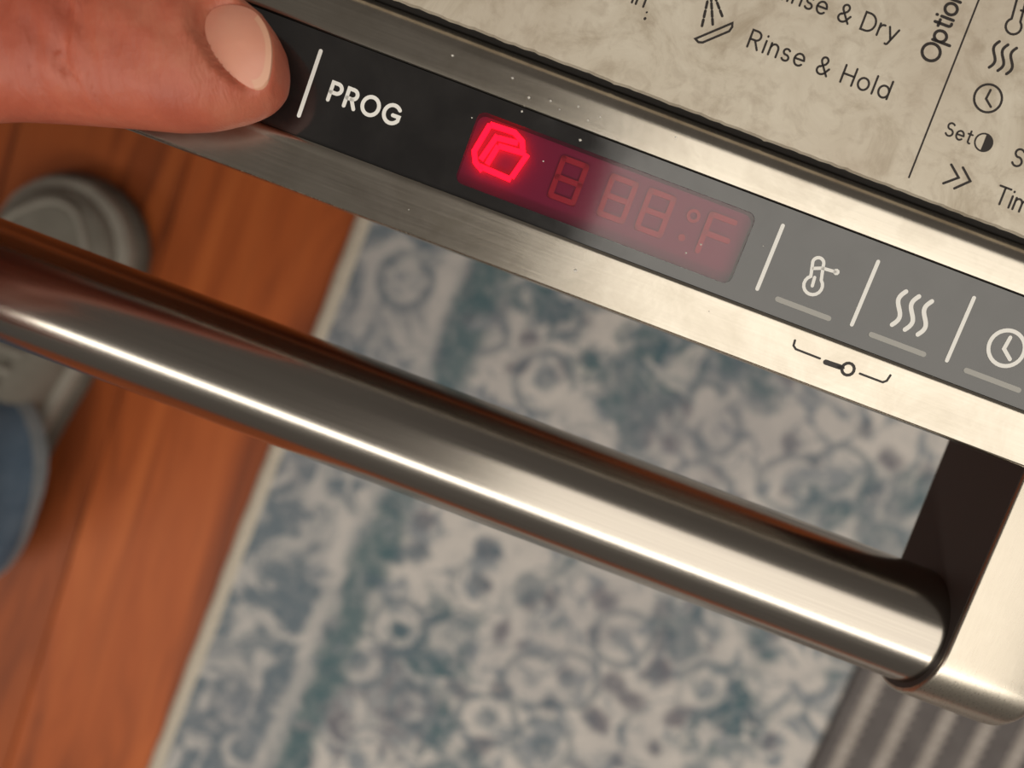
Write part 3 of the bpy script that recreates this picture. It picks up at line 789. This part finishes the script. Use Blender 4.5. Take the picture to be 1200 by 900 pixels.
# palm, back of the hand, wrist, forearm
add_capsules([(-126, 46, -123, 15), (-146, 26, -117, 17), (-170, 2, -110, 18)])
for kx, ky in ((-122, 92), (-142, 98), (-162, 94), (-180, 85)):
    add_capsules([(kx, ky, -101, 12), (-150 + (kx + 150) * 0.55, 30, -108, 15), (-174 + (kx + 150) * 0.22, 0, -110, 16)])
add_capsules([(-126, 50, -117, 13), (-122, 92, -101, 12)])
add_capsules([(-166, 10, -110, 20), (-176, -2, -109, 20), (-190, -20, -106, 21), (-215, -42, -101, 24), (-262, -78, -84, 31), (-330, -126, -54, 38), (-365, -150, -34, 40)])
# four unequal curled fingers
for (kx, ky, r, l1, l2, l3) in ((-122, 92, 10.5, 40, 24, 18), (-142, 98, 10.5, 44, 28, 19), (-162, 94, 10, 41, 26, 18), (-180, 85, 9, 32, 20, 16)):
    p = Vector((kx, ky, -101)); P = [(*p, r)]
    for L_, an, rr in ((l1, -6, r * .95), (l2, -24, r * .88), (l3, -42, r * .75)):
        p = p + Vector((0, math.cos(math.radians(an)), math.sin(math.radians(an)))) * L_
        P.append((*p, rr))
    add_capsules(P)
me = bpy.data.meshes.new('hand'); bm.to_mesh(me); bm.free()
me.transform(Matrix.Translation(-Vector(OFFH))); me.transform(Matrix.Scale(MM, 4))
tmp = bpy.data.objects.new('tmp_hand', me); C.objects.link(tmp)
md = tmp.modifiers.new('r', 'REMESH'); md.mode = 'VOXEL'; md.voxel_size = 0.0010; md.use_smooth_shade = True
ms = tmp.modifiers.new('s', 'SMOOTH'); ms.iterations = 6; ms.factor = 0.5
bpy.context.view_layer.update()
dg = bpy.context.evaluated_depsgraph_get()
hm = bpy.data.meshes.new_from_object(tmp.evaluated_get(dg))
bpy.data.objects.remove(tmp)
def thumb_top(x, y):
    for s0, s1 in zip(ST, ST[1:]):
        if s1[0] <= x <= s0[0]:
            u = (x - s0[0]) / (s1[0] - s0[0]); L = [a_ + (b_ - a_) * u for a_, b_ in zip(s0, s1)]
            q = min(0.98, abs((y - L[1]) / max(L[3], 0.1)))
            return L[2] + L[4] * (1 - q ** 2.2) ** (1 / 2.2)
    return -137
out_px = [(247, 22), (245, 38), (249, 55), (258, 73), (270, 88), (284, 99), (297, 105), (308, 102), (315, 92), (319, 76), (320, 58), (317, 42), (310, 27), (300, 15), (286, 9), (270, 8), (256, 12)]
D_ = 132.0
O2 = [((px - 600) * D_ / 900, (450 - py) * D_ / 900) for px, py in out_px]
for _ in range(2):
    O2 = [(a_[0] * k_ + b_[0] * (1 - k_), a_[1] * k_ + b_[1] * (1 - k_)) for a_, b_ in zip(O2, O2[1:] + O2[:1]) for k_ in (0.75, 0.25)]
ctr = (sum(p[0] for p in O2) / len(O2), sum(p[1] for p in O2) / len(O2))
z0 = thumb_top(*ctr)
def nail_z(X_, Y_):
    du, dv = X_ - ctr[0], Y_ - ctr[1]
    return z0 - 0.25 - 0.16 * du - 0.022 * du * du - 0.034 * dv * dv
def nail_r(X_, Y_):          # 1 on the nail outline, from the centre
    an = math.atan2(Y_ - ctr[1], X_ - ctr[0]); best = None
    for (p, q) in zip(O2, O2[1:] + O2[:1]):
        a0_, a1_ = math.atan2(p[1] - ctr[1], p[0] - ctr[0]), math.atan2(q[1] - ctr[1], q[0] - ctr[0])
        dd = (a1_ - a0_ + math.pi) % (2 * math.pi) - math.pi; e_ = (an - a0_ + math.pi) % (2 * math.pi) - math.pi
        if dd and 0 <= e_ / dd <= 1:
            u = e_ / dd; R_ = math.dist(p, ctr) * (1 - u) + math.dist(q, ctr) * u
            return math.dist((X_, Y_), ctr) / R_
    return 9
# knuckle creases and the fold around the nail
NC = (-47.4, 58.6)       # nail centre, hand frame mm
for vtx in hm.vertices:
    x, y, z = vtx.co.x / MM + OFFH[0], vtx.co.y / MM + OFFH[1], vtx.co.z / MM + OFFH[2]
    dz = 0.0
    if -100 < x < -38 and 40 < y < 75:
        up_ = max(0.0, min(1.0, (z + 133) / 7.0))
        for cx_, amp, wd, bend in ((-70.6, 1.9, 0.6, 0.03), (-67.6, 0.9, 0.6, -0.04), (-74.8, 0.8, 0.7, 0.06), (-63.5, 0.3, 0.7, 0.02), (-79, 0.5, 0.9, 0.03)):
            c_ = cx_ + bend * (y - 58) + 0.5 * math.sin(y * 0.6 + cx_)
            dz -= amp * math.exp(-((x - c_) / wd) ** 2) * up_ * (0.8 + 0.2 * math.sin(y * 0.8 + cx_))
        dz += 0.25 * math.sin(x * 0.55 + y * 0.3) * math.sin(y * 0.45) * up_
    if -56 < x < -38 and 46 < y < 68 and z > -137:
        r_ = nail_r(x, y)
        if r_ < 1.45:
            tgt = nail_z(x, y) - 0.45
            k_ = 1.0 if r_ < 1.0 else max(0.0, 1 - (r_ - 1.0) / 0.30)
            k_ = k_ * k_ * (3 - 2 * k_)
            z_new = z + (tgt - z) * k_
            if 1.0 < r_ < 1.45 and x < -44: z_new += 0.45 * math.exp(-((r_ - 1.16) / 0.09) ** 2)
            dz = z_new - z
    vtx.co.z += dz * MM
hm.materials.clear(); hm.materials.append(M_skin)
hm.polygons.foreach_set('use_smooth', [True] * len(hm.polygons))
hand = bpy.data.objects.new('hand', hm); C.objects.link(hand); hand.parent = person
# thumbnail: curved plate set into the top of the thumb
nv, nf = [], []; rs = [0.0, .25, .5, .7, .82, .9, .96, 1.0, 1.02]
for ri, r_ in enumerate(rs):
    for (x, y) in O2:
        X_, Y_ = ctr[0] + (x - ctr[0]) * r_, ctr[1] + (y - ctr[1]) * r_
        z_ = nail_z(X_, Y_)
        if ri == len(rs) - 1: z_ -= 1.6
        nv.append((X_, Y_, z_))
q_ = len(O2)
for a in range(len(rs) - 1):
    for i in range(q_): nf.append((a * q_ + i, a * q_ + (i + 1) % q_, (a + 1) * q_ + (i + 1) % q_, (a + 1) * q_ + i))
def free_edge(f_):
    cx_ = sum(nv[i][0] for i in f_) / 4 - ctr[0]; cy_ = sum(nv[i][1] for i in f_) / 4 - ctr[1]
    return nail_r(cx_ + ctr[0], cy_ + ctr[1]) > 0.80 and cx_ > 0 and -75 < math.degrees(math.atan2(cy_, cx_)) < 60
nail = build('fingernail', nv, [f_ for f_ in nf if not free_edge(f_)], M_nail, hand, 60, off=OFFH)
build('nail_free_edge', nv, [f_ for f_ in nf if free_edge(f_)], M_nailtip, hand, 60, off=OFFH)
